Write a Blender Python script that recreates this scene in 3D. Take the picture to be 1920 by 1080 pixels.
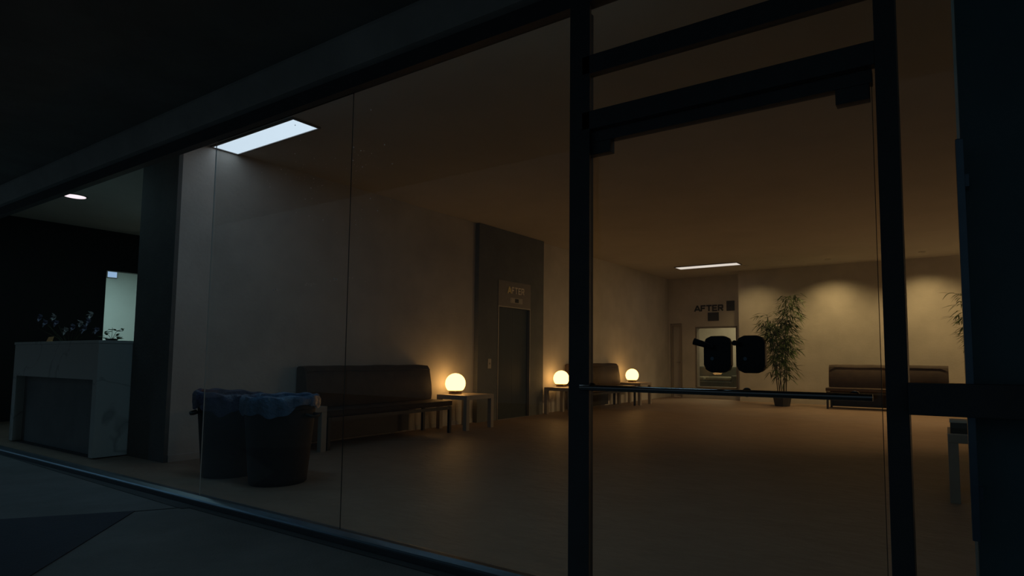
import bpy, bmesh, math, random
from mathutils import Vector, Matrix

S = bpy.context.scene
COL = S.collection
for o in list(bpy.data.objects):
    bpy.data.objects.remove(o)

# ------------------------------------------------------------------ camera
F = Vector((-0.53804667, 0.83964978, 0.07412174))
R = Vector((0.84217338, 0.53917884, 0.00549359))
U = Vector((0.03535218, -0.06537916, 0.99723407))
cam_data = bpy.data.cameras.new('camera')
cam_data.sensor_width = 36.0
cam_data.lens = 1126.61 / 1920 * 36.0
cam_data.shift_x = -90.05 / 1920
cam_data.shift_y = 48.05 / 1920
cam_data.clip_start = 0.05
cam = bpy.data.objects.new('camera', cam_data)
COL.objects.link(cam)
m = Matrix((R, U, -F)).transposed().to_4x4()
m.translation = Vector((0.0, -2.278, 1.1))
cam.matrix_world = m
S.camera = cam

# ------------------------------------------------------------------ world, exposure
S.view_settings.view_transform = 'Standard'
S.view_settings.look = 'None'
S.view_settings.gamma = 1.0
S.view_settings.use_curve_mapping = False
S.view_settings.exposure = 0.0
w = bpy.data.worlds.new('night_sky')
S.world = w
w.use_nodes = True
bg = w.node_tree.nodes['Background']
bg.inputs[0].default_value = (0.55, 0.75, 0.87, 1)
bg.inputs[1].default_value = 0.034


def area(name, loc, target, size, energy, color, size_y=None):
    l = bpy.data.lights.new(name, 'AREA')
    l.energy = energy
    l.color = color
    l.size = size
    if size_y:
        l.shape = 'RECTANGLE'
        l.size_y = size_y
    o = bpy.data.objects.new(name, l)
    COL.objects.link(o)
    o.location = loc
    o.rotation_euler = (Vector(target) - Vector(loc)).to_track_quat('-Z', 'Y').to_euler()
    return o


# street light outside, off to the left of the facade
area('street_light', (-15.5, -4.2, 5.0), (-6.0, -0.8, 0.0), 0.8, 36.0, (0.30, 0.66, 1.0))
# added cold fill lights, unseen behind the facade beam and the pier
area('entrance_fill', (-4.6, 0.50, 3.42), (-4.6, 0.50, 0), 1.5, 4.4, (0.30, 0.68, 1.0), 0.28)
area('entrance_fill', (-2.2, 0.50, 3.42), (-2.2, 0.50, 0), 1.5, 5.4, (0.56, 0.88, 1.0), 0.28)
area('reception_fill', (-9.6, 0.50, 3.42), (-9.6, 0.50, 0), 1.5, 4.0, (0.50, 0.88, 1.0), 0.28)
area('entrance_fill', (1.1, 1.2, 3.42), (1.1, 1.2, 0), 1.2, 2.2, (0.85, 0.92, 1.0), 0.28)
# added warm fill spots and a point light, unseen behind the pier
for px_, py_, tx, ty, en in ((1.9, 10.6, -2.6, 10.4, 360.0), (1.9, 7.2, -2.8, 8.4, 240.0)):
    l = bpy.data.lights.new('lobby_fill_spot', 'SPOT')
    l.energy = en
    l.color = (1.0, 0.64, 0.30)
    l.spot_size = math.radians(84)
    l.spot_blend = 1.0
    l.shadow_soft_size = 0.25
    o = bpy.data.objects.new('lobby_fill_spot', l)
    COL.objects.link(o)
    o.location = (px_, py_, 3.35)
    o.rotation_euler = (Vector((tx, ty, 0)) - Vector((px_, py_, 3.35))).to_track_quat('-Z', 'Y').to_euler()
l = bpy.data.lights.new('lobby_fill_point', 'POINT')
l.energy = 42.0
l.color = (1.0, 0.62, 0.30)
l.shadow_soft_size = 0.15
o = bpy.data.objects.new('lobby_fill_point', l)
COL.objects.link(o)
o.location = (3.7, 12.2, 0.75)
# added unseen cool fill behind the desk, brightens the reception ceiling
l = bpy.data.lights.new('niche_fill', 'POINT')
l.energy = 3.0
l.color = (0.52, 0.90, 1.0)
l.shadow_soft_size = 0.1
o = bpy.data.objects.new('niche_fill', l)
COL.objects.link(o)
o.location = (-10.2, 3.0, 1.9)
# ceiling panels of the lit side room beyond the reception and of the room behind the lobby window
area('side_room_light', (-15.0, 3.2, 3.3), (-15.0, 3.2, 0), 1.2, 52.0, (0.66, 0.98, 0.95))
area('back_room_light', (-5.0, 16.2, 3.2), (-5.0, 16.6, 0), 1.0, 60.0, (1.0, 0.80, 0.45))

# ------------------------------------------------------------------ materials
MATS = {}


def mat(name, c, rough=0.6, metal=0.0, var=0.0, scale=6.0, bump=0.0, bscale=60.0, spec=0.5, c2=None, stretch=None, coat=0.0):
    if name in MATS:
        return MATS[name]
    mt = bpy.data.materials.new(name)
    mt.use_nodes = True
    nt = mt.node_tree
    b = nt.nodes['Principled BSDF']
    b.inputs['Base Color'].default_value = (*c, 1)
    b.inputs['Roughness'].default_value = rough
    b.inputs['Metallic'].default_value = metal
    b.inputs['Specular IOR Level'].default_value = spec
    b.inputs['Coat Weight'].default_value = coat
    tc = nt.nodes.new('ShaderNodeTexCoord')
    mp = nt.nodes.new('ShaderNodeMapping')
    nt.links.new(tc.outputs['Object'], mp.inputs[0])
    if stretch:
        mp.inputs['Scale'].default_value = stretch
    if var > 0 or c2:
        n = nt.nodes.new('ShaderNodeTexNoise')
        n.inputs['Scale'].default_value = scale
        n.inputs['Detail'].default_value = 6
        n.inputs['Roughness'].default_value = 0.62
        nt.links.new(mp.outputs[0], n.inputs['Vector'])
        r = nt.nodes.new('ShaderNodeValToRGB')
        r.color_ramp.elements[0].position = 0.32
        r.color_ramp.elements[1].position = 0.70
        lo = c2 if c2 else tuple(x * (1 - var) for x in c)
        r.color_ramp.elements[0].color = (*lo, 1)
        r.color_ramp.elements[1].color = (*c, 1)
        nt.links.new(n.outputs['Fac'], r.inputs[0])
        nt.links.new(r.outputs[0], b.inputs['Base Color'])
    if bump > 0:
        n2 = nt.nodes.new('ShaderNodeTexNoise')
        n2.inputs['Scale'].default_value = bscale
        n2.inputs['Detail'].default_value = 5
        nt.links.new(mp.outputs[0], n2.inputs['Vector'])
        bp = nt.nodes.new('ShaderNodeBump')
        bp.inputs['Strength'].default_value = bump
        bp.inputs['Distance'].default_value = 0.02
        nt.links.new(n2.outputs['Fac'], bp.inputs['Height'])
        nt.links.new(bp.outputs[0], b.inputs['Normal'])
    MATS[name] = mt
    return mt


def emit(name, c, strength):
    mt = bpy.data.materials.new(name)
    mt.use_nodes = True
    nt = mt.node_tree
    nt.nodes.remove(nt.nodes['Principled BSDF'])
    e = nt.nodes.new('ShaderNodeEmission')
    e.inputs[0].default_value = (*c, 1)
    e.inputs[1].default_value = strength
    nt.links.new(e.outputs[0], nt.nodes['Material Output'].inputs[0])
    return mt


def glass(name, tint, rough=0.0):
    mt = bpy.data.materials.new(name)
    mt.use_nodes = True
    nt = mt.node_tree
    nt.nodes.remove(nt.nodes['Principled BSDF'])
    t = nt.nodes.new('ShaderNodeBsdfTransparent')
    t.inputs[0].default_value = (*tint, 1)
    g = nt.nodes.new('ShaderNodeBsdfGlossy')
    g.inputs['Roughness'].default_value = rough
    fr = nt.nodes.new('ShaderNodeFresnel')
    # the same ratio on entering and on leaving the pane: a thin sheet has no inner total reflection
    ge = nt.nodes.new('ShaderNodeNewGeometry')
    mr = nt.nodes.new('ShaderNodeMapRange')
    mr.inputs['To Min'].default_value = 1.45
    mr.inputs['To Max'].default_value = 1 / 1.45
    nt.links.new(ge.outputs['Backfacing'], mr.inputs['Value'])
    nt.links.new(mr.outputs[0], fr.inputs[0])
    mx = nt.nodes.new('ShaderNodeMixShader')
    nt.links.new(fr.outputs[0], mx.inputs[0])
    nt.links.new(t.outputs[0], mx.inputs[1])
    nt.links.new(g.outputs[0], mx.inputs[2])
    nt.links.new(mx.outputs[0], nt.nodes['Material Output'].inputs[0])
    return mt


def marble(name):
    mt = bpy.data.materials.new(name)
    mt.use_nodes = True
    nt = mt.node_tree
    b = nt.nodes['Principled BSDF']
    b.inputs['Roughness'].default_value = 0.28
    tc = nt.nodes.new('ShaderNodeTexCoord')
    n = nt.nodes.new('ShaderNodeTexNoise')
    n.inputs['Scale'].default_value = 1.15
    n.inputs['Detail'].default_value = 4
    n.inputs['Distortion'].default_value = 0.9
    nt.links.new(tc.outputs['Object'], n.inputs['Vector'])
    sub = nt.nodes.new('ShaderNodeMath'); sub.operation = 'SUBTRACT'; sub.inputs[1].default_value = 0.5
    ab = nt.nodes.new('ShaderNodeMath'); ab.operation = 'ABSOLUTE'
    nt.links.new(n.outputs['Fac'], sub.inputs[0]); nt.links.new(sub.outputs[0], ab.inputs[0])
    r = nt.nodes.new('ShaderNodeValToRGB')
    r.color_ramp.elements[0].position = 0.0
    r.color_ramp.elements[0].color = (0.33, 0.345, 0.33, 1)
    r.color_ramp.elements[1].position = 0.016
    r.color_ramp.elements[1].color = (0.50, 0.53, 0.50, 1)
    nt.links.new(ab.outputs[0], r.inputs[0])
    nt.links.new(r.outputs[0], b.inputs['Base Color'])
    return mt


PLASTER = mat('plaster', (0.57, 0.545, 0.50), 0.8, var=0.20, scale=1.6, bump=0.12, bscale=26)
CEILING = mat('ceiling_plaster', (0.52, 0.50, 0.455), 0.85, var=0.10, scale=1.3, bump=0.08, bscale=30)
CONCRETE = mat('dark_concrete', (0.145, 0.152, 0.146), 0.75, var=0.25, scale=3.0, bump=0.15, bscale=40)
FLOORM = mat('floor_concrete', (0.31, 0.225, 0.165), 0.55, var=0.20, scale=2.6, bump=0.35, bscale=9.0, spec=0.35, stretch=(1.0, 1.6, 1.0))
PAVE = mat('pavement_concrete', (0.20, 0.21, 0.205), 0.75, var=0.28, scale=2.2, bump=0.3, bscale=70)
DARK_PATCH = mat('dark_ground_patch', (0.035, 0.042, 0.065), 0.7, var=0.2, scale=4, bump=0.3, bscale=80)
SHADE_JOINT = mat('shade_and_joint', (0.07, 0.08, 0.085), 0.7, var=0.2, scale=4, bump=0.3, bscale=80)  # painted shade along the sill, also the pavement joint
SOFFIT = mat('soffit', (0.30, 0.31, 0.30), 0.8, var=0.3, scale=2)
BEAM = mat('beam_concrete', (0.62, 0.62, 0.60), 0.7, var=0.3, scale=1.5, bump=0.1, bscale=25)
BLACK_METAL = mat('black_metal', (0.085, 0.098, 0.112), 0.55, metal=0.0, var=0.2, scale=9)
SILL_METAL = mat('sill_aluminium', (0.26, 0.31, 0.35), 0.36, metal=0.85, var=0.35, scale=5, stretch=(0.5, 8, 8))
STEEL = mat('brushed_steel', (0.40, 0.38, 0.36), 0.33, metal=0.8, var=0.15, scale=30, stretch=(1, 1, 0.05))
CHROME = mat('dark_chrome', (0.34, 0.36, 0.38), 0.09, metal=1.0, var=0.1, scale=20)
BLUE_STEEL = mat('blue_steel', (0.16, 0.26, 0.36), 0.28, metal=0.6, var=0.2, scale=10)
GREY_METAL = mat('grey_metal_panel', (0.22, 0.20, 0.18), 0.5, metal=0.2, var=0.1, scale=12)
DOOR_DARK = mat('dark_door_metal', (0.026, 0.040, 0.048), 0.45, metal=0.1, var=0.2, scale=8, stretch=(1, 1, .1))
LEATHER = mat('brown_leather', (0.066, 0.042, 0.028), 0.6, var=0.35, scale=7, bump=0.25, bscale=120)
LEG_DARK = mat('dark_leg_metal', (0.05, 0.05, 0.052), 0.4, metal=0.4, var=0.1)
TABLE = mat('pale_laminate', (0.34, 0.30, 0.25), 0.45, var=0.12, scale=8, stretch=(1, 8, 1))
BRASS = mat('bronze_base', (0.24, 0.16, 0.085), 0.3, metal=0.8, var=0.1)
LEAF = mat('bamboo_leaf', (0.092, 0.165, 0.030), 0.55, var=0.45, scale=5)
CANE = mat('bamboo_cane', (0.080, 0.070, 0.028), 0.5, var=0.3, scale=8)
SOIL = mat('soil', (0.02, 0.015, 0.01), 0.95, var=0.5, scale=40, bump=0.6, bscale=60)
POT = mat('dark_pot', (0.022, 0.022, 0.020), 0.45, var=0.2, scale=8)
BIN = mat('bin_plastic', (0.020, 0.018, 0.018), 0.6, var=0.2, scale=9)
LINER = mat('blue_liner', (0.10, 0.20, 0.36), 0.30, var=0.45, scale=14, bump=0.5, bscale=35)
LINER_P = mat('purple_liner', (0.070, 0.085, 0.17), 0.35, var=0.45, scale=14, bump=0.5, bscale=35)
BLACK_WALL = mat('black_wall', (0.010, 0.011, 0.013), 0.6, var=0.2, scale=3)
MARBLE = marble('grey_marble')
SIDE_WALL = mat('side_room_wall', (0.55, 0.60, 0.58), 0.8, var=0.05, scale=3)
SIGN_DARK = mat('sign_dark', (0.030, 0.030, 0.026), 0.6, var=0.1)
SIGN_GREY = mat('sign_grey', (0.035, 0.037, 0.042), 0.6, var=0.1)
GOLD = mat('gold_letter', (0.95, 0.80, 0.36), 0.35, metal=0.0, var=0.2)
LETTER = mat('pale_letter', (0.78, 0.70, 0.58), 0.4, metal=0.0, var=0.2)
LOCK = mat('black_lock', (0.016, 0.022, 0.030), 0.5, var=0.2, scale=10, coat=0.0)
PETAL_W = mat('white_petal', (0.60, 0.60, 0.62), 0.6, var=0.1)
PETAL_M = mat('mauve_petal', (0.30, 0.31, 0.44), 0.6, var=0.2)
STEM = mat('stem_green', (0.06, 0.07, 0.035), 0.6, var=0.2)
CARD = mat('orange_card', (0.92, 0.47, 0.18), 0.6, var=0.1)
PAPER = mat('paper', (0.62, 0.56, 0.46), 0.7, var=0.05)
BOXM = mat('box_dark', (0.055, 0.05, 0.04), 0.7, var=0.2)
SOFA = mat('sofa_green', (0.08, 0.085, 0.07), 0.75, var=0.2)
CUSHION = mat('cushion_grey', (0.17, 0.17, 0.13), 0.75, var=0.2)
DUST = mat('dust', (0.85, 0.85, 0.85), 0.8, var=0.05)
SEAL = mat('glass_seal', (0.06, 0.065, 0.065), 0.18, var=0.1, coat=0.5)
GLASS = glass('window_glass', (0.955, 0.965, 0.96))
PANEL = emit('panel_light', (0.72, 0.86, 1.0), 1.12)
PANEL_W = emit('panel_light_warm', (1.0, 0.87, 0.76), 0.85)
DOWN = emit('downlight_lens', (1.0, 0.86, 0.92), 1.05)
GLOBE = emit('opal_globe', (1.0, 0.50, 0.145), 5.6)
BOXLIGHT = emit('lit_panel', (0.36, 0.56, 0.82), 0.75)

# ------------------------------------------------------------------ mesh helpers


def box(bm, x0, x1, y0, y1, z0, z1, bev=0.0, mx=None):
    vs = [bm.verts.new((x, y, z)) for x in (x0, x1) for y in (y0, y1) for z in (z0, z1)]
    q = [(0, 1, 3, 2), (4, 6, 7, 5), (0, 4, 5, 1), (2, 3, 7, 6), (0, 2, 6, 4), (1, 5, 7, 3)]
    fs = [bm.faces.new([vs[i] for i in f]) for f in q]
    if mx is not None:
        bmesh.ops.transform(bm, matrix=mx, verts=vs)
    if bev > 0:
        es = list({e for f in fs for e in f.edges})
        bmesh.ops.bevel(bm, geom=es, offset=bev, segments=2, affect='EDGES', profile=0.6)


def prism(bm, pts, d0, d1, axis='x', bev=0.0):
    """extrude a closed outline; pts are the other two coordinates in order"""
    def P(a, b, d):
        return {'x': (d, a, b), 'y': (a, d, b), 'z': (a, b, d)}[axis]
    A = [bm.verts.new(P(a, b, d0)) for a, b in pts]
    B = [bm.verts.new(P(a, b, d1)) for a, b in pts]
    n = len(pts)
    fs = [bm.faces.new(A), bm.faces.new(B[::-1])]
    for i in range(n):
        j = (i + 1) % n
        fs.append(bm.faces.new((A[i], B[i], B[j], A[j])))
    bmesh.ops.recalc_face_normals(bm, faces=fs)
    if bev > 0:
        es = list({e for f in fs for e in f.edges})
        bmesh.ops.bevel(bm, geom=es, offset=bev, segments=2, affect='EDGES', profile=0.6)


def lathe(bm, prof, n=32, c=(0, 0, 0), wob=None):
    rings = []
    for k, (r, z) in enumerate(prof):
        ring = []
        for i in range(n):
            a = 2 * math.pi * i / n
            rr, zz = (r, z) if wob is None else wob(k, a, r, z)
            ring.append(bm.verts.new((c[0] + rr * math.cos(a), c[1] + rr * math.sin(a), c[2] + zz)))
        rings.append(ring)
    for a, b in zip(rings, rings[1:]):
        for i in range(n):
            j = (i + 1) % n
            bm.faces.new((a[i], a[j], b[j], b[i]))
    bm.faces.new(rings[0][::-1])
    bm.faces.new(rings[-1])


def tube(bm, pts, r, n=10, r2=None):
    pts = [Vector(p) for p in pts]
    rings = []
    m_ = len(pts)
    ref = Vector((0, 0, 1))
    d0 = (pts[-1] - pts[0]).normalized()
    if abs(d0.z) > 0.9:
        ref = Vector((1, 0, 0))
    for i, p in enumerate(pts):
        d = (pts[min(i + 1, m_ - 1)] - pts[max(i - 1, 0)]).normalized()
        u = d.cross(ref).normalized()
        v = d.cross(u).normalized()
        rr = r if r2 is None else r + (r2 - r) * i / (m_ - 1)
        rings.append([bm.verts.new(p + (u * math.cos(2 * math.pi * k / n) + v * math.sin(2 * math.pi * k / n)) * rr) for k in range(n)])
    for a, b in zip(rings, rings[1:]):
        for k in range(n):
            l = (k + 1) % n
            bm.faces.new((a[k], a[l], b[l], b[k]))
    bm.faces.new(rings[0][::-1])
    bm.faces.new(rings[-1])


def obj(name, bm, material, parent=None, smooth=False, loc=None):
    bmesh.ops.recalc_face_normals(bm, faces=bm.faces[:])
    me = bpy.data.meshes.new(name)
    bm.to_mesh(me)
    bm.free()
    me.materials.append(material)
    if smooth:
        for p in me.polygons:
            p.use_smooth = True
        try:
            me.set_sharp_from_angle(angle=math.radians(38))
        except Exception:
            pass
    o = bpy.data.objects.new(name, me)
    COL.objects.link(o)
    if parent:
        o.parent = parent
    if loc:
        o.location = loc
    return o


def bxo(name, dims, material, parent=None, bev=0.0):
    bm = bmesh.new()
    box(bm, *dims, bev)
    return obj(name, bm, material, parent)


def struct(name, dims, material, parent=None, bev=0.0, label=None):
    o = bxo(name, dims, material, parent, bev)
    if not parent:
        o['kind'] = 'structure'
        if label:
            o['label'] = label
    return o


def thing(name, label, cat, loc=(0, 0, 0), rz=0.0, group=None):
    o = bpy.data.objects.new(name, None)
    o.empty_display_size = 0.1
    COL.objects.link(o)
    o.location = loc
    o.rotation_euler = (0, 0, rz)
    o['label'] = label
    o['category'] = cat
    if group:
        o['group'] = group
    return o


def dup(root, loc, rz, label, group=None):
    r = root.copy()
    COL.objects.link(r)
    r.location = loc
    r.rotation_euler = (0, 0, rz)
    r['label'] = label
    if group:
        r['group'] = group
    for ch in list(root.children):
        c = ch.copy()
        COL.objects.link(c)
        c.parent = r
        for g in list(ch.children):
            d = g.copy()
            COL.objects.link(d)
            d.parent = c
    return r


PI = math.pi
AY = 14.35         # alcove wall
H = 3.45           # ceiling height
WX = -6.84         # face of the long lobby wall
BX = -6.75         # face of the lift surround

# ------------------------------------------------------------------ large structure
struct('floor', (-18, 4.6, 0.02, 18.2, -0.15, 0.0), FLOORM)
pav = struct('pavement', (-16, 8, -9, 0.015, -0.15, 0.04), PAVE, label='grey concrete pavement outside the glass front')
struct('ceiling', (-18, 4.6, 0.15, 18.2, H, H + 0.2), CEILING)
struct('wall_left', (-7.66, WX, 0.86, AY, 0.0, H), PLASTER)
struct('wall_front', (0.066, 4.6, 0.10, 0.45, 0.0, H), mat('pier_paint', (.10, .22, .27), .5, var=.2, scale=3), label='dark pier at the right end of the glass front')
# dark concrete face that closes the end of the long wall
struct('trim_1', (-7.66, WX, 0.82, 0.86, 0.0, H), CONCRETE)
struct('wall_back', (-4.61, 4.6, 13.75, 13.95, 0.0, H), PLASTER)
struct('wall_right', (4.4, 4.6, 0.45, 13.75, 0.0, H), PLASTER)
struct('baseboard_left', (WX, WX + 0.012, 0.86, 5.64, 0.0, 0.07), PLASTER)
struct('baseboard_back', (-4.61, 4.4, 13.738, 13.75, 0.0, 0.08), PLASTER)

# alcove wall beyond the corner, pierced by a doorway recess and an interior window
bm = bmesh.new()
wx0, wx1, wz0, wz1 = -6.03, -4.83, 0.28, 2.02
dx0, dx1, dz1 = -6.80, -6.44, 2.13
for d in [(-7.66, dx0, AY, AY + .2, 0, H), (dx0, dx1, AY, AY + .2, dz1, H), (dx1, wx0, AY, AY + .2, 0, H),
          (wx0, wx1, AY, AY + .2, wz1, H), (wx0, wx1, AY, AY + .2, 0, wz0), (wx1, -4.3, AY, AY + .2, 0, H)]:
    box(bm, *d)
o = obj('wall_alcove', bm, PLASTER); o['kind'] = 'structure'
bm = bmesh.new()
box(bm, dx0, dx1, AY + .10, AY + .14, 0.012, dz1)
o = obj('door_2', bm, PLASTER); o['kind'] = 'structure'
bm = bmesh.new()
box(bm, dx0 + .01, dx0 + .06, AY + .02, AY + .10, 0.0, dz1 - .01)
box(bm, dx1 - .06, dx1 - .01, AY + .02, AY + .10, 0.0, dz1 - .01)
box(bm, dx0 + .06, dx1 - .06, AY + .02, AY + .10, dz1 - .07, dz1 - .01)
obj('door_frame', bm, TABLE, o)
bm = bmesh.new()
tube(bm, [(dx1 - .10, AY + .04, 1.0), (dx1 - .10, AY + .10, 1.0)], .012)
tube(bm, [(dx1 - .10, AY + .04, 1.0), (dx1 - .20, AY + .04, 1.0)], .010)
obj('door_handle', bm, STEEL, o, True)

# interior window in the alcove wall and the room that shows through it
win = bpy.data.objects.new('window_3', None); COL.objects.link(win); win['kind'] = 'structure'
win['label'] = 'interior window in the back alcove under the dark letters'
bm = bmesh.new()
for d in [(wx0, wx0 + .04, AY - .015, AY + .2, wz0, wz1), (wx1 - .04, wx1, AY - .015, AY + .2, wz0, wz1),
          (wx0 + .04, wx1 - .04, AY - .015, AY + .2, wz1 - .04, wz1), (wx0 + .04, wx1 - .04, AY - .04, AY + .2, wz0, wz0 + .04)]:
    box(bm, *d)
obj('window_frame', bm, GREY_METAL, win)
bxo('pane', (wx0 + .04, wx1 - .04, AY + .09, AY + .10, wz0 + .04, wz1 - .04), GLASS, win)
struct('wall_room', (-9.2, -2.0, 18.0, 18.2, 0, H), PLASTER)
struct('wall_roomside', (-9.4, -9.2, 14.55, 18.0, 0, H), PLASTER)
struct('wall_roomend', (-2.2, -2.0, 13.95, 18.0, 0, H), PLASTER)
sofa = thing('sofa', 'dark sofa with grey cushions behind the interior window', 'sofa', (-6.8, 16.4, 0))
bxo('base', (-1.3, 1.3, -.35, .35, .08, .42), SOFA, sofa, .03)
bxo('backrest', (-1.3, 1.3, .36, .55, .08, .86), SOFA, sofa, .04)
for k in (-1, 1):
    bxo('armrest', (k * 1.36 - .10 + .0, k * 1.36 + .10, -.35, .55, .08, .60) if k > 0 else (-1.5, -1.31, -.35, .55, .08, .60), SOFA, sofa, .03)
for k in range(3):
    bxo('cushion', (-1.25 + k * .85, -.45 + k * .85, -.33, .33, .425, .55), CUSHION, sofa, .05)
for x, y in ((-1.2, -.28), (1.2, -.28), (-1.2, .45), (1.2, .45)):
    bxo('foot', (x - .03, x + .03, y - .03, y + .03, 0, .08), LEG_DARK, sofa)
pl = bxo('wall_plate', (-5.62, -5.25, 17.97, 18.0, 2.05, 2.42), GREY_METAL)
pl['label'] = 'grey square plate on the far wall seen through the interior window'; pl['category'] = 'panel'

# reception side: black wall with a doorway, lit side room beyond
RX = -13.2
bm = bmesh.new()
for d in [(RX - .15, RX, 0.1, 2.55, 0, H), (RX - .15, RX, 2.55, 3.75, 2.70, H), (RX - .15, RX, 3.75, 7.0, 0, H)]:
    box(bm, *d)
o = obj('wall_reception', bm, BLACK_WALL); o['kind'] = 'structure'
struct('wall_niche', (RX - .15, -7.66, 7.0, 7.2, 0, H), BLACK_WALL)
struct('wall_sideroom', (-17.2, -17.0, 0.2, 8.5, 0, H), SIDE_WALL)
struct('wall_sideend', (-17.0, RX - .15, 6.0, 6.2, 0, H), SIDE_WALL)
struct('wall_sidefront', (-17.0, RX - .15, 0.2, 0.4, 0, H), SIDE_WALL)

# exterior soffit and facade beam
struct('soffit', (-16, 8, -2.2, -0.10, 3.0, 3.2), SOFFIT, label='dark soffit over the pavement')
bm = bmesh.new()
prism(bm, [(-0.10, 3.2), (-0.10, 2.98), (-0.05, 2.815), (0.15, 2.815), (0.15, 3.65), (-0.10, 3.65)], -16, 8, 'x')
o = obj('trim_2', bm, BEAM); o['kind'] = 'structure'; o['label'] = 'concrete beam over the glass front'
struct('trim_3', (-16, 0.066, 0.0, 0.062, 2.722, 2.815), BLACK_METAL, label='black head rail of the glass front')

# glass front: sill, panes, seals, mullions
ML0, ML1, MR0, MR1 = -1.413, -1.350, -0.172, -0.106
bm = bmesh.new()
prism(bm, [(0.0, 0.03), (0.0, 0.078), (0.008, 0.086), (0.038, 0.100), (0.072, 0.100), (0.10, 0.09), (0.10, 0.0), (0.016, 0.0), (0.016, 0.03)], -16, ML0, 'x')
o = obj('trim_4', bm, SILL_METAL); o['kind'] = 'structure'; o['label'] = 'metal sill under the glass front'
o2 = bxo('sill_face', (-16, ML0, -0.006, 0.0, 0.041, 0.074), BLACK_METAL, o)
joints = [-4.59, -3.011, ML0]
random.seed(4)
for i, (a, b) in enumerate(zip(joints, joints[1:])):
    wn = bxo('window_%d' % (i + 1), (a + .004, b - .004, 0.049, 0.061, 0.100, 2.722), GLASS)
    wn['kind'] = 'structure'
    if b != ML0:
        bxo('seal', (b - .0025, b + .0025, 0.0535, 0.0565, 0.100, 2.722), SEAL, wn)
    else:
        pass
    if i == 0:
        bxo('polished_edge', (a + .0005, a + .0037, 0.052, 0.058, 0.100, 2.722), mat('polished_glass_edge', (.80, .88, .92), .2, var=.1), wn)
    if i in (0, 1):
        # specks of dust and old splashes on the outside of the pane
        bm = bmesh.new()
        cl = [(-3.42, 2.14, .10, .10, 26), (-3.60, 2.36, .30, .08, 26), (-3.2, 1.95, .16, .2, 16), (-3.37, 1.56, .05, .004, 12), (-3.75, 1.545, .03, .003, 6), (-3.10, 1.57, .05, .004, 8)] if i == 0 else [(-2.95, 2.25, .05, .18, 26), (-2.85, 1.9, .12, .35, 18), (-2.98, 1.57, .03, .003, 5)]
        for cx, cz, sx, sz, n in cl:
            for _ in range(n):
                x = min(max(random.gauss(cx, sx), a + .02), b - .02); z = random.gauss(cz, sz)
                bmesh.ops.create_icosphere(bm, subdivisions=1, radius=random.uniform(.002, .0048) if random.random() < .3 else random.uniform(.001, .0022), matrix=Matrix.Translation((x, .0485, z)))
        d = obj('dust_specks', bm, DUST, wn)
        d['kind'] = 'stuff'
bm = bmesh.new()
prism(bm, [(ML0, 0.0), (ML1 + .042, 0.0), (ML1 + .028, 0.040), (ML1, 0.044), (ML1, 0.11), (ML0, 0.11)], 0.041, 2.722, 'z', .002)
o = obj('trim_5', bm, BLACK_METAL); o['kind'] = 'structure'; o['label'] = 'black mullion on the left of the glass door'
struct('trim_6', (MR0, MR1, 0.0, 0.11, 0.041, 2.722), BLACK_METAL, label='black mullion on the right of the glass door', bev=.003)
struct('trim_7', (ML1, MR0, 0.0, 0.045, 2.382, 2.469), BLACK_METAL, label='black transom over the glass door', bev=.003)
struct('trim_8', (ML1, MR0, 0.0, 0.045, 2.125, 2.209), BLACK_METAL, label='black door head over the glass door', bev=.003)
struct('window_4', (ML1, MR0, 0.026, 0.036, 2.469, 2.722), GLASS)
struct('window_5', (ML1, MR0, 0.026, 0.036, 2.209, 2.382), GLASS)
struct('window_6', (MR1, 0.066, 0.049, 0.061, 0.041, 2.722), GLASS)
struct('trim_9', (MR1, 1.6, -0.035, 0.045, 0.925, 1.027), BLACK_METAL, label='black rail crossing the sidelight right of the door', bev=.004)
# steel strip on the edge of the pier
pull = thing('door_pull', 'tall blue steel pull bar standing along the dark pier edge', 'handle', (0.060, 0.02, 0.545))
bxo('bar', (-.010, .012, -.012, .028, 0, 1.27), BLUE_STEEL, pull, .003)
for z in (.12, 1.12):
    bxo('mount', (.0065, .024, .028, .081, z, z + .04), BLUE_STEEL, pull)

# the glass door
door = bpy.data.objects.new('door_1', None); COL.objects.link(door); door['kind'] = 'structure'
door['label'] = 'frameless glass entrance door with black fittings'
DX0, DX1 = ML1 + .006, MR0 - .016
bxo('pane', (DX0, DX1, 0.043, 0.057, 0.055, 2.085), GLASS, door)
bxo('top_rail', (DX0 - .004, DX1 + .004, 0.028, 0.072, 2.072, 2.122), BLACK_METAL, door, .002)
bxo('patch_fitting', (DX0 - .002, DX0 + .125, 0.028, 0.072, 2.016, 2.072), BLACK_METAL, door, .003)
bxo('patch_fitting', (DX1 - .115, DX1 - .005, 0.028, 0.072, 2.016, 2.072), BLACK_METAL, door, .003)
bxo('glass_edge', (DX1, DX1 + .002, 0.048, 0.052, 0.055, 2.085), mat('glass_edge', (.22, .19, .14), .3, var=.1), door)
bxo('bottom_rail', (DX0, DX1, 0.03, 0.07, 0.046, 0.10), BLACK_METAL, door, .002)
bm = bmesh.new()
tube(bm, [(DX0 + .01, -0.03, 0.975), (-0.80, -0.03, 0.975), (DX1 - .02, -0.03, 0.975)], 0.0125, 20)
pb = obj('push_bar', bm, CHROME, door, True)
for x in (DX0 + .03, -0.64, -0.27):
    bm = bmesh.new()
    tube(bm, [(x, -0.03, 0.975), (x, 0.043, 0.975)], 0.008, 12)
    lathe(bm, [(.018, 0), (.018, .006)], 16)
    bm2 = bmesh.new(); tube(bm2, [(x, -0.03, 0.975), (x, 0.043, 0.975)], 0.008, 12); tube(bm2, [(x, .037, 0.975), (x, 0.043, 0.975)], 0.018, 16); bm.free()
    obj('standoff', bm2, CHROME, pb, True)


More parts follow.
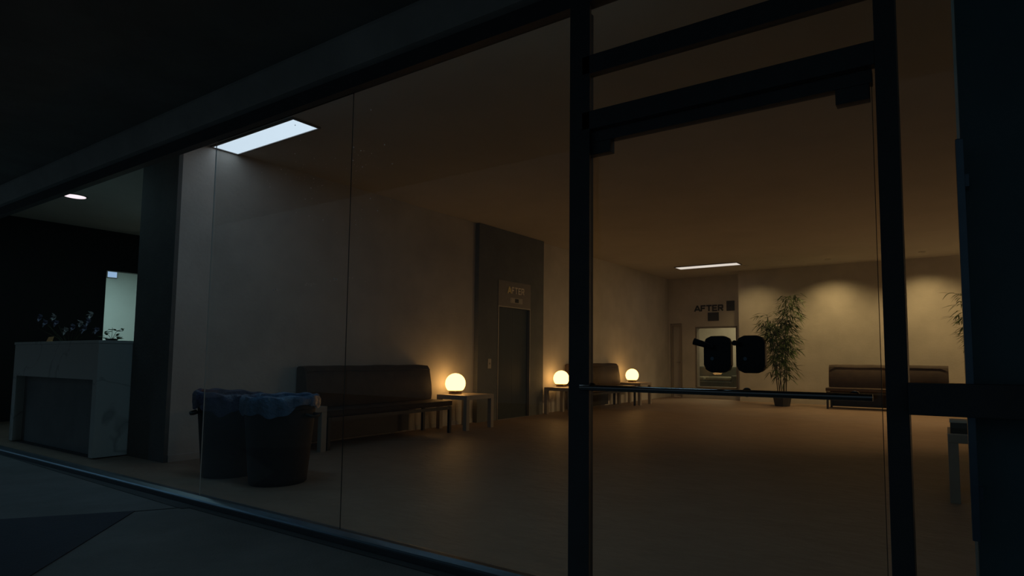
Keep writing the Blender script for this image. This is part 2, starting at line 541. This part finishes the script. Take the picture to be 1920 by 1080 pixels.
def lock_case(cx, lever):
    hw, hh = .054, .071
    out = []
    for sx, sz in ((1, 1), (-1, 1), (-1, -1), (1, -1)):
        ch = .030
        pts = [(sx * hw, sz * (hh - ch)), (sx * (hw - .009), sz * (hh - .010)), (sx * (hw - ch), sz * hh)]
        out += pts if sx * sz > 0 else pts[::-1]
    bm = bmesh.new()
    prism(bm, [(cx + a, 1.119 + b) for a, b in out], -.012 + .024, .043, 'y', .004)
    c = obj('lock_case', bm, LOCK, door, True)
    c['label'] = 'black lock case with a lever on its left' if lever else 'black lock case beside the plant, right of its pair'
    bm = bmesh.new()
    tube(bm, [(cx - .018, .007, 1.102), (cx - .018, .0115, 1.102)], .007, 16)
    obj('keyhole', bm, BLUE_STEEL, c, True)
    bm = bmesh.new()
    if lever:
        tube(bm, [(cx - .012, .002, 1.146), (cx - .045, -.008, 1.157), (cx - .084, -.012, 1.169)], .010, 14, .0135)
    else:
        tube(bm, [(cx - .038, .012, 1.156), (cx - .044, -.010, 1.160), (cx - .048, -.028, 1.161)], .008, 14, .010)
    obj('lever', bm, LOCK, c, True)


lock_case(-0.745, True)
lock_case(-0.618, False)

# pavement: dark angled patch, and sill shade painted as dark strips
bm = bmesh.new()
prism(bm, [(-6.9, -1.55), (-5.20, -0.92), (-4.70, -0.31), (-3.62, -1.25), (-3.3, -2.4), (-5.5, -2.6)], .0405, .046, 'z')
o = obj('pavement_patch', bm, DARK_PATCH); o['kind'] = 'structure'; o['label'] = 'dark blue angled patch in the pavement'
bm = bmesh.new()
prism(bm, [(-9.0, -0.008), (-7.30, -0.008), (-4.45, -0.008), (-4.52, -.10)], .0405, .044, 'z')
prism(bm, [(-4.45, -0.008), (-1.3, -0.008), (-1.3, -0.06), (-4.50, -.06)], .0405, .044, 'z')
o = obj('sill_shade', bm, SHADE_JOINT); o['kind'] = 'structure'; o['label'] = 'dark strip of painted shade along the sill'
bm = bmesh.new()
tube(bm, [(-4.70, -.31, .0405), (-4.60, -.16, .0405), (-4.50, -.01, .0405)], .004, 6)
o = obj('trim_12', bm, SHADE_JOINT); o['kind'] = 'structure'; o['label'] = 'thin joint line in the pavement'
bm = bmesh.new()
tube(bm, [(-2.36, -.46, .042), (-2.30, -.44, .044), (-2.24, -.45, .043), (-2.19, -.42, .044)], .003, 6, .0015)
tw = obj('twig', bm, mat('twig', (.02, .018, .012), .8, var=.1), None, True)
tw['label'] = 'small dark twig lying on the grey pavement'; tw['category'] = 'twig'

# ------------------------------------------------------------------ ceiling lights


def panel_light(name, x0, x1, y0, y1, emat, label):
    t = thing(name, label, 'ceiling light', ((x0 + x1) / 2, (y0 + y1) / 2, H), 0, 'ceiling light panels')
    a, b = (x1 - x0) / 2, (y1 - y0) / 2
    bm = bmesh.new()
    f = .018
    for d in [(-a - f, a + f, -b - f, -b, -.02, 0), (-a - f, a + f, b, b + f, -.02, 0), (-a - f, -a, -b, b, -.02, 0), (a, a + f, -b, b, -.02, 0)]:
        box(bm, *d)
    obj('frame', bm, GREY_METAL, t)
    bxo('diffuser', (-a, a, -b, b, -.012, -.004), emat, t)
    return t


panel_light('ceiling_light', -6.818, -5.33, 1.15, 1.43, PANEL, 'large cold white light panel in the ceiling above the bins')
panel_light('ceiling_light', -5.77, -4.19, 12.17, 12.57, PANEL_W, 'far warm white light panel in the ceiling before the alcove')
t = thing('ceiling_light', 'small round downlight in the ceiling above the reception desk', 'ceiling light', (-10.74, 1.195, H))
bm = bmesh.new()
lathe(bm, [(.155, 0), (.155, -.008), (.14, -.010), (.132, -.004)], 32)
obj('trim_ring', bm, GREY_METAL, t, True)
bm = bmesh.new()
lathe(bm, [(.13, -.006), (.13, -.012), (.09, -.02)], 32)
obj('lens', bm, DOWN, t)

WASH = []
for k, x in enumerate((-4.15, -2.25, -0.35, 1.55)):
    if k == 0:
        t = thing('wall_washer', 'x', 'ceiling light', (x, 12.85, H), 0, 'wall washers along the back wall')
        bm = bmesh.new()
        n = 28
        lathe(bm, [(.07, 0), (.07, -.010), (.055, -.012), (.05, -.003)], n)
        obj('can', bm, CEILING, t, True)
        WASH.append(t)
    else:
        t = dup(WASH[0], (x, 12.85, H), 0, 'x')
    t['label'] = ['small recessed wall washer above the bamboo and alcove corner', 'small recessed wall washer above the left end of the far bench', 'small recessed wall washer behind the right mullion', 'small recessed wall washer beyond the pier'][k]
    l = bpy.data.lights.new('washer_lamp', 'SPOT')
    l.energy = 52.0
    l.color = (1.0, 0.67, 0.285)
    l.spot_size = math.radians(126)
    l.spot_blend = 1.0
    l.shadow_soft_size = 0.06
    lo = bpy.data.objects.new('washer_lamp', l)
    COL.objects.link(lo)
    lo.parent = t
    lo.location = (0, 0, -.03)
    lo.rotation_euler = (math.radians(8), 0, 0)

# ------------------------------------------------------------------ letters
STROKES = {
    'A': [((0, 0), (.42, 1)), ((.42, 1), (.84, 0)), ((.2, .30), (.66, .30))],
    'F': [((0.07, 0), (0.07, 1)), ((0, .93), (.72, .93)), ((0.07, .50), (.60, .50))],
    'T': [((0, .93), (.8, .93)), ((.4, 0), (.4, .93))],
    'E': [((0.07, 0), (0.07, 1)), ((0, .93), (.72, .93)), ((0.07, .50), (.64, .50)), ((0, .07), (.72, .07))],
    'R': [((0.07, 0), (0.07, 1)), ((0, .93), (.68, .93)), ((.66, .97), (.66, .46)), ((0.07, .48), (.68, .48)), ((.34, .48), (.72, 0))],
}
ADV = {'A': .92, 'F': .80, 'T': .88, 'E': .82, 'R': .8}


def letter_mesh(ch, x, z, h, wscale, th, depth):
    bm = bmesh.new()
    for k, ((x0, z0), (x1, z1)) in enumerate(STROKES[ch]):
        a = Vector((x + x0 * h * wscale, z + z0 * h)); b = Vector((x + x1 * h * wscale, z + z1 * h))
        d = (b - a).normalized(); n = Vector((-d.y, d.x)) * th / 2
        y0 = -depth - .0004 * k
        prism(bm, [tuple(a - n), tuple(b - n), tuple(b + n), tuple(a + n)], y0, 0, 'y')
    return bm


# lift ("elevator") in its dark surround on the long wall; local x runs deeper into the room, local -y faces the lobby
elev = thing('elevator', 'elevator with grey doors in a tall dark concrete surround', 'elevator', (WX, 5.65, 0), PI / 2)
D = WX - BX  # negative: surround front at local y = D
L_ = 1.99
bm = bmesh.new()
ox0, ox1, oz = .55, 1.51, 2.03
box(bm, 0, ox0, D, -.001, 0, H - .004)
box(bm, ox1, L_, D, -.001, 0, H - .004)
box(bm, ox0, ox1, D, -.001, oz, H - .004)
obj('surround', bm, CONCRETE, elev)
hp = bxo('header_plate', (.53, 1.525, D - .014, D - .001, 2.045, 2.512), GREY_METAL, elev, .002)
x = .53 + .262
hh = .118
for ch in 'AFTER':
    bm = letter_mesh(ch, x, 2.292, hh, .92, .024, .016)
    lt = obj('letter', bm, GOLD if ch == 'A' else LETTER, hp, loc=(0, D - .0145, 0))
    if ch == 'A':
        lt['label'] = 'gold letter A'
    x += ADV[ch] * hh * .98 + .004
dp = bxo('display', (.87, 1.25, D - .022, D - .0145, 2.115, 2.215), STEEL, elev, .003)
bxo('dark_window', (1.015, 1.125, D - .026, D - .0225, 2.13, 2.20), SIGN_DARK, dp)
bxo('light_window', (.895, .99, D - .026, D - .0225, 2.13, 2.20), mat('pale_display', (.42, .38, .32), .4, var=.1), dp)
bm = bmesh.new()
for d in [(.535, .552, D - .012, -.004, 0, 2.044), (1.508, 1.525, D - .012, -.004, 0, 2.044), (.552, 1.508, D - .012, -.004, 2.026, 2.044)]:
    box(bm, *d)
obj('door_frame', bm, STEEL, elev)
bxo('door_panel', (.553, 1.029, -.042, -.012, .006, 2.025), DOOR_DARK, elev)
bxo('door_panel', (1.031, 1.507, -.042, -.012, .006, 2.025), DOOR_DARK, elev)
bxo('threshold', (.53, 1.53, D - .03, -.043, 0, .005), STEEL, elev)
cp = bxo('call_plate', (.268, .352, D - .012, D - .001, .915, 1.085), STEEL, elev, .003)
bm = bmesh.new()
tube(bm, [(.31, D - .018, 1.0), (.31, D - .0125, 1.0)], .018, 16)
obj('call_button', bm, GREY_METAL, cp, True)

# letters and plates on the alcove wall
sg = thing('wall_sign', 'dark letters reading AFTER on the back alcove wall', 'sign', (-6.045, AY, 2.462))
x, hh = 0.0, .165
for ch in 'AFTER':
    obj('letter', letter_mesh(ch, x, 0, hh, 1.16, .041, .012), SIGN_DARK, sg)
    x += ADV[ch] * hh * 1.16 + .008
pt = thing('floor_plate', 'dark square plate right of the letters on the alcove wall', 'sign', (-5.005, AY, 2.59))
bxo('plate', (-.115, .115, -.014, 0, -.14, .14), SIGN_GREY, pt, .008)
bxo('mark', (-.022, .022, -.018, -.0145, -.015, .02), SIGN_DARK, pt)
pt2 = thing('notice_plate', 'smaller grey square plate under the letters on the alcove wall', 'sign', (-5.50, AY, 2.30))
bxo('plate', (-.16, .16, -.012, 0, -.12, .12), SIGN_GREY, pt2, .006)

# ------------------------------------------------------------------ benches


def make_bench(L, label):
    t = thing('bench', label, 'bench', (0, 0, 0), 0, 'brown benches along the walls')
    h = L / 2
    sb = bmesh.new()
    prism(sb, [(-.02, .385), (-.66, .395), (-.665, .462), (-.64, .474), (-.16, .472), (-.02, .472)], -h, h, 'x', .012)
    seat = obj('seat', sb, LEATHER, t, True)
    pm = bmesh.new()
    tube(pm, [(-h + .01, -.664, .462), (0, -.664, .462), (h - .01, -.664, .462)], .006, 8)
    obj('piping', pm, LEATHER, seat, True)
    bb = bmesh.new()
    # slanted padded back, fatter at the bottom, cut into a few slices so the top edge sags a little
    n = 16
    prof = [(-.02, .476), (-.255, .476), (-.268, .56), (-.255, .70), (-.205, .93), (-.16, .985), (-.06, .99), (-.02, .97)]
    rings = []
    random.seed(int(L * 100))
    for i in range(n + 1):
        xx = -h + .01 + (L - .02) * i / n
        dz = random.uniform(-.005, .005) if 0 < i < n else 0
        e = 1.0 if 0 < i < n else .93
        rings.append([bb.verts.new((xx, -.02 + (a + .02) * e, .476 + (b - .476) * (e if e == 1 else .985) + (dz if b > .9 else 0))) for a, b in prof])
    for a, b in zip(rings, rings[1:]):
        for k in range(len(prof)):
            l = (k + 1) % len(prof)
            bb.faces.new((a[k], a[l], b[l], b[k]))
    bb.faces.new(rings[0]); bb.faces.new(rings[-1][::-1])
    back = obj('backrest', bb, LEATHER, t, True)
    pm = bmesh.new()
    tube(pm, [(-h + .03 + (L - .06) * i / 12, -.212, .925 + random.uniform(-.006, .006)) for i in range(13)], .006, 8)
    obj('piping', pm, LEATHER, back, True)
    for sx in (-1, 1):
        for y in (-.64, -.10):
            lm = bmesh.new()
            x = sx * (h - .035)
            box(lm, x - .022, x + .022, y - .022, y + .022, 0, .388, .003)
            obj('leg', lm, LEG_DARK, t)
    bxo('rail', (-h + .06, h - .06, -.66, -.63, .34, .384), LEG_DARK, t)
    bxo('rail', (-h + .06, h - .06, -.115, -.085, .34, .384), LEG_DARK, t)
    bxo('under_seat_dark', (-h + .02, h - .30, -.075, -.055, .03, .384), LEG_DARK, t)  # dark panel added to deepen the shade under the seat
    return t


b1 = make_bench(2.14, 'brown leather bench against the left wall, nearest, behind the bins')
b1.location = (WX + .012, 3.34, 0); b1.rotation_euler = (0, 0, PI / 2)
dup(b1, (WX + .012, 9.62, 0), PI / 2, 'brown leather bench against the left wall beyond the elevator')
b3 = make_bench(2.36, 'brown leather bench facing the glass before the back wall, right of the plant')
b3.location = (-1.13, 13.10, 0)

# ------------------------------------------------------------------ side tables and globe lamps


def make_table(label):
    t = thing('side_table', label, 'side table', (0, 0, 0), 0, 'low square side tables')
    bxo('tabletop', (-.325, .325, -.31, .31, .460, .526), TABLE, t, .004)
    for x in (-.29, .29):
        for y in (-.275, .275):
            lm = bmesh.new(); box(lm, x - .035, x + .035, y - .035, y + .035, 0, .4595, .003)
            obj('leg', lm, TABLE, t)
    return t


TXX = -6.42
t1 = make_table('low pale side table under the globe lamp left of the elevator')
t1.location = (TXX, 4.985, 0); t1.rotation_euler = (0, 0, PI / 2)
dup(t1, (TXX, 7.98, 0), PI / 2, 'low pale side table under the globe lamp right of the elevator, behind the mullion')
dup(t1, (TXX, 11.12, 0), PI / 2, 'low pale side table under the farthest globe lamp')
dup(t1, (TXX, 1.90, 0), PI / 2, 'low pale side table at the left end of the nearest bench, behind the bins')
dup(t1, (0.315, 3.655, 0), 0, 'low side table carrying a box, at the right beside the pier')


def make_lamp(label):
    t = thing('table_lamp', label, 'lamp', (0, 0, 0), 0, 'globe lamps on the side tables')
    bm = bmesh.new()
    lathe(bm, [(.100, 0), (.105, .006), (.105, .022), (.100, .025), (.100, .030), (.105, .033), (.105, .050), (.098, .054)], 40)
    base = obj('base', bm, BRASS, t, True)
    bm = bmesh.new()
    tube(bm, [(.090, -.090, .040), (.072, -.072, .040)], .008, 10)
    obj('switch', bm, STEEL, base, True)
    bm = bmesh.new()
    r, cz = .160, .166
    prof = [(.002, .0555)] + [(r * math.cos(math.radians(a)), cz + r * math.sin(math.radians(a))) for a in range(-42, 90, 6)] + [(.002, cz + r)]
    lathe(bm, prof, 48)
    obj('globe', bm, GLOBE, t, True)
    return t


l1 = make_lamp('glowing white globe lamp left of the elevator')
l1.location = (-6.59, 4.93, .5265)
dup(l1, (-6.58, 8.05, .5265), .3, 'glowing white globe lamp half hidden by the left door mullion')
dup(l1, (-6.50, 11.16, .5265), .6, 'farthest glowing white globe lamp, seen through the glass door')

# box and papers on the right-hand table
t = thing('storage_box', 'small dark box with a pale lid on the side table by the pier', 'box', (.075, 3.47, .5265))
bxo('body', (-.065, .065, -.06, .10, 0, .085), BOXM, t, .003)
bxo('lid', (-.069, .069, -.064, .104, .0855, .105), PAPER, t, .002)
pa = bxo('paper_sheet', (-.02, .155, 3.36, 3.40, .5265, .5285), PAPER)
pa['label'] = 'pale paper lying on the side table in front of the box'; pa['category'] = 'paper'

# ------------------------------------------------------------------ bins


def make_bin(label, liner, seed, loc, rz, tilt):
    t = thing('trash_can', label, 'trash can', loc, rz, 'black bins with liners inside the glass')
    bm = bmesh.new()
    lathe(bm, [(.225, 0), (.235, .012), (.238, .05), (.285, .60), (.288, .64), (.305, .645), (.307, .695), (.300, .70), (.286, .70), (.270, .60), (.225, .05), (.01, .045)], 48)
    body = obj('body', bm, BIN, t, True)
    for s in (-1, 1):
        bm = bmesh.new()
        tube(bm, [(s * .285, -.06, .60), (s * .335, -.055, .585), (s * .340, 0, .58), (s * .335, .055, .585), (s * .285, .06, .60)], .014, 10)
        obj('handle', bm, BIN, t, True)
    random.seed(seed)
    ph = [random.uniform(0, 6.28) for _ in range(6)]
    lo = [random.uniform(-.015, .02) for _ in range(64)]

    def wob(k, a, r, z):
        if k == 0:
            drop = .045 * math.sin(2 * a + ph[0]) + .025 * math.sin(5 * a + ph[1]) + .010 * math.sin(13 * a + ph[2])
            return r + .010 * math.sin(11 * a + ph[3]), z + drop
        amp = [.0, .010, .008, .008, .006, .006, .004, .004, .0][k]
        zz = z + amp * math.sin(9 * a + ph[4] + k) + (tilt * math.cos(a - 2.6) if 2 <= k <= 5 else 0)
        return r + amp * .8 * math.sin(14 * a + ph[5] + k * .7), zz
    bm = bmesh.new()
    lathe(bm, [(.318, .635), (.324, .68), (.326, .725), (.318, .752), (.300, .765), (.280, .755), (.262, .66), (.25, .56), (.02, .50)], 128, wob=wob)
    # remove the caps so that the liner is an open bag
    bm.faces.ensure_lookup_table()
    big = [f for f in bm.faces if len(f.verts) > 8]
    bmesh.ops.delete(bm, geom=big, context='FACES_ONLY')
    l = obj('liner', bm, liner, t, True)
    return t


make_bin('black bin with a crumpled blue liner, nearest the glass, in front of the bench', LINER, 3, (-4.99, .92, 0), .4, .0)
make_bin('black bin with a flat purple liner, left of the blue-lined bin', LINER_P, 9, (-5.69, .88, 0), 1.3, .03)

# ------------------------------------------------------------------ bamboo


def leaf(bm, base, d, length, width, droop):
    d = Vector(d).normalized()
    side = d.cross(Vector((0, 0, 1)))
    if side.length < .1:
        side = Vector((1, 0, 0))
    side.normalize()
    up = side.cross(d).normalized()
    p = Vector(base)
    rows = []
    n = 4
    for i in range(n + 1):
        s = i / n
        wv = width * (math.sin(PI * min(1, .12 + s * .88)) ** .8) if i < n else .0005
        c = p + d * length * s + Vector((0, 0, -droop * length * s * s))
        rows.append((bm.verts.new(c - side * wv / 2 + up * .12 * wv), bm.verts.new(c - up * .1 * wv), bm.verts.new(c + side * wv / 2 + up * .12 * wv)))
    for a, b in zip(rows, rows[1:]):
        bm.faces.new((a[0], a[1], b[1], b[0]))
        bm.faces.new((a[1], a[2], b[2], b[1]))


def make_bamboo(label, loc, canes, seed, density=1.45, drop=None):
    random.seed(seed)
    t = thing('bamboo_plant', label, 'plant', loc, 0, 'potted bamboos along the back wall')
    bm = bmesh.new()
    lathe(bm, [(.165, 0), (.175, .01), (.225, .27), (.238, .28), (.238, .33), (.215, .335), (.20, .29)], 10)
    obj('pot', bm, POT, t)
    bm = bmesh.new()
    lathe(bm, [(.196, .292), (.19, .305), (.05, .315)], 18)
    obj('soil', bm, SOIL, t, True)
    lf = bmesh.new()
    for (bx, by, tx, ty, hz, lo, nleaf) in canes:
        base = Vector((bx, by, .30)); top = Vector((tx, ty, hz))
        mid = base.lerp(top, .55) + Vector(((bx - tx) * .18, 0, .06))
        pts = []
        for i in range(13):
            s = i / 12
            pts.append(base * (1 - s) ** 2 + mid * 2 * s * (1 - s) + top * s * s)
        cm = bmesh.new()
        tube(cm, pts, .011, 7, .004)
        obj('cane', cm, CANE, t, True)
        for _ in range(int(nleaf * density)):
            s = lo + (1 - lo) * random.random() ** .85
            f = s * 12; k = min(int(f), 11)
            p = pts[k].lerp(pts[k + 1], f - k)
            a = random.uniform(0, 2 * PI)
            tw_len = random.uniform(.03, .24)
            dirv = Vector((math.cos(a), math.sin(a), random.uniform(-.25, .55)))
            q = p + dirv * tw_len
            tube(lf, [p, (p + q) / 2 + Vector((0, 0, .01)), q], .0025, 4, .0015)
            for __ in range(random.choice((2, 3, 3, 4))):
                a2 = a + random.uniform(-.9, .9)
                leaf(lf, q, (math.cos(a2), math.sin(a2), random.uniform(-.7, .35)), random.uniform(.14, .27), random.uniform(.017, .029), random.uniform(.1, .5))
    fo = obj('foliage', lf, LEAF, t, True)
    fo['kind'] = 'stuff'
    return t


make_bamboo('tall potted bamboo beside the lit back wall, left of the far bench', (-3.30, 12.65, 0), [
    (-.06, .02, .24, .05, 2.62, .52, 52), (.04, -.05, .30, -.10, 2.42, .50, 46), (-.03, -.08, -.30, -.05, 2.18, .50, 44),
    (-.10, .05, -.38, .10, 2.02, .46, 38), (.08, .06, .10, .12, 2.05, .28, 52), (.0, .0, -.12, -.10, 1.98, .26, 54),
    (.10, -.02, .24, -.14, 1.78, .22, 46), (-.08, -.05, -.20, -.16, 1.72, .24, 44), (.03, .09, .06, .2, 1.5, .14, 34)], 21)
make_bamboo('second potted bamboo, mostly hidden behind the pier at the right', (0.74, 12.2, 0), [
    (-.05, .0, -.42, -.05, 2.45, .55, 30), (.05, .05, .20, .05, 2.5, .5, 34), (-.05, -.06, -.36, -.10, 2.0, .5, 24),
    (.0, .06, -.30, .1, 1.65, .45, 20), (.08, -.04, .3, -.1, 2.0, .4, 30)], 5)

# ------------------------------------------------------------------ reception desk and what stands on it
dk = thing('reception_desk', 'grey veined marble reception desk with a recessed front panel', 'desk', (-8.945, .5, 0))
hx = 1.27
bm = bmesh.new()
box(bm, -hx, -hx + .12, 0, .75, .012, 1.235)
box(bm, hx - .10, hx, 0, .75, .012, 1.235)
box(bm, -hx + .12, hx - .10, 0, .75, .84, 1.235)
obj('body', bm, MARBLE, dk)
bxo('recess_panel', (-hx + .121, hx - .101, .09, .72, .012, .838), mat('recess_stone', (.20, .21, .21), .5, var=.25, scale=3), dk)
bxo('worktop', (-hx - .008, hx + .008, -.008, .78, 1.236, 1.268), MARBLE, dk, .003)
bxo('plinth', (-hx + .03, hx - .03, .03, .72, 0, .0115), SIGN_DARK, dk)

cd = thing('brochure', 'small orange card leaning on the reception desk', 'card', (-9.80, .72, 1.2685))
bm = bmesh.new()
prism(bm, [(-.11, .0), (.10, .0), (.15, .075), (-.02, .070)], -.002, .002, 'y')
obj('card', bm, CARD, cd)
bm = bmesh.new()
prism(bm, [(.0, .0), (.05, .0), (.003, .05)], .02, .024, 'x')
obj('prop', bm, CARD, cd)

random.seed(12)
sp = thing('sprig_plant', 'small leafy sprig in a low bowl on the desk by the pillar', 'plant', (-8.38, .88, 1.2685))
bm = bmesh.new()
lathe(bm, [(.03, 0), (.055, .01), (.065, .035), (.06, .035), (.05, .015), (.01, .012)], 20)
obj('bowl', bm, POT, sp, True)
st = bmesh.new(); lv = bmesh.new()
for (x, z) in ((-.20, .04), (-.12, .09), (.0, .15), (.09, .06), (.16, .14), (.12, .02)):
    tip = Vector((x * .85, x * .3, z + .02))
    tube(st, [(0, 0, .02), (x * .4, x * .1, z * .8), tip], .003, 5, .0015)
    for _ in range(5):
        a = random.uniform(0, 2 * PI)
        leaf(lv, tip * random.uniform(.7, 1.0), (math.cos(a), math.sin(a), random.uniform(-.2, .8)), .055, .034, .2)
obj('stems', st, STEM, sp, True)
f_ = obj('leaves', lv, LEAF, sp); f_['kind'] = 'stuff'

fl = thing('flower_arrangement', 'spray of pale blossoms in a tall black vase behind the desk', 'flowers', (-10.75, 1.25, 0))
bm = bmesh.new()
lathe(bm, [(.13, 0), (.15, .02), (.11, .35), (.085, .75), (.12, 1.15), (.135, 1.20), (.12, 1.20), (.08, 1.0), (.02, .9)], 28)
obj('vase', bm, POT, fl, True)
rd = Vector((.842, .539, 0))
tips = [(-.44, 1.66, 0), (-.36, 1.58, 0), (-.24, 1.66, 1), (-.20, 1.58, 0), (-.05, 1.47, 1), (.05, 1.52, 0), (.16, 1.57, 1), (.22, 1.50, 0), (.30, 1.70, 1), (.27, 1.60, 0), (.40, 1.48, 0), (-.48, 1.50, 0)]
st = bmesh.new()
for (a, z, c) in tips:
    tip = rd * a + Vector((0, 0, z))
    tube(st, [(0, 0, 1.15), tuple(rd * a * .35 + Vector((0, 0, 1.35))), tuple(tip)], .005, 6, .002)
s_ = obj('stems', st, STEM, fl, True)
for (a, z, c) in tips[:11]:
    tip = rd * a + Vector((0, 0, z))
    bm = bmesh.new()
    for k in range(6):
        an = k * PI / 3 + a * 7
        d = Vector((math.cos(an), -.6, math.sin(an)))
        leaf(bm, tip, d, random.uniform(.055, .095), .055, .1)
    obj('blossom', bm, PETAL_W if c else PETAL_M, fl)

# light box on the far wall of the side room
lb = thing('light_box', 'small bluish lit panel high in the doorway beyond the desk', 'light panel', (-16.995, 4.04, 3.07))
bxo('housing', (0, .05, -.105, .105, -.085, .085), GREY_METAL, lb)
bxo('face', (.0505, .056, -.095, .095, -.075, .075), BOXLIGHT, lb)
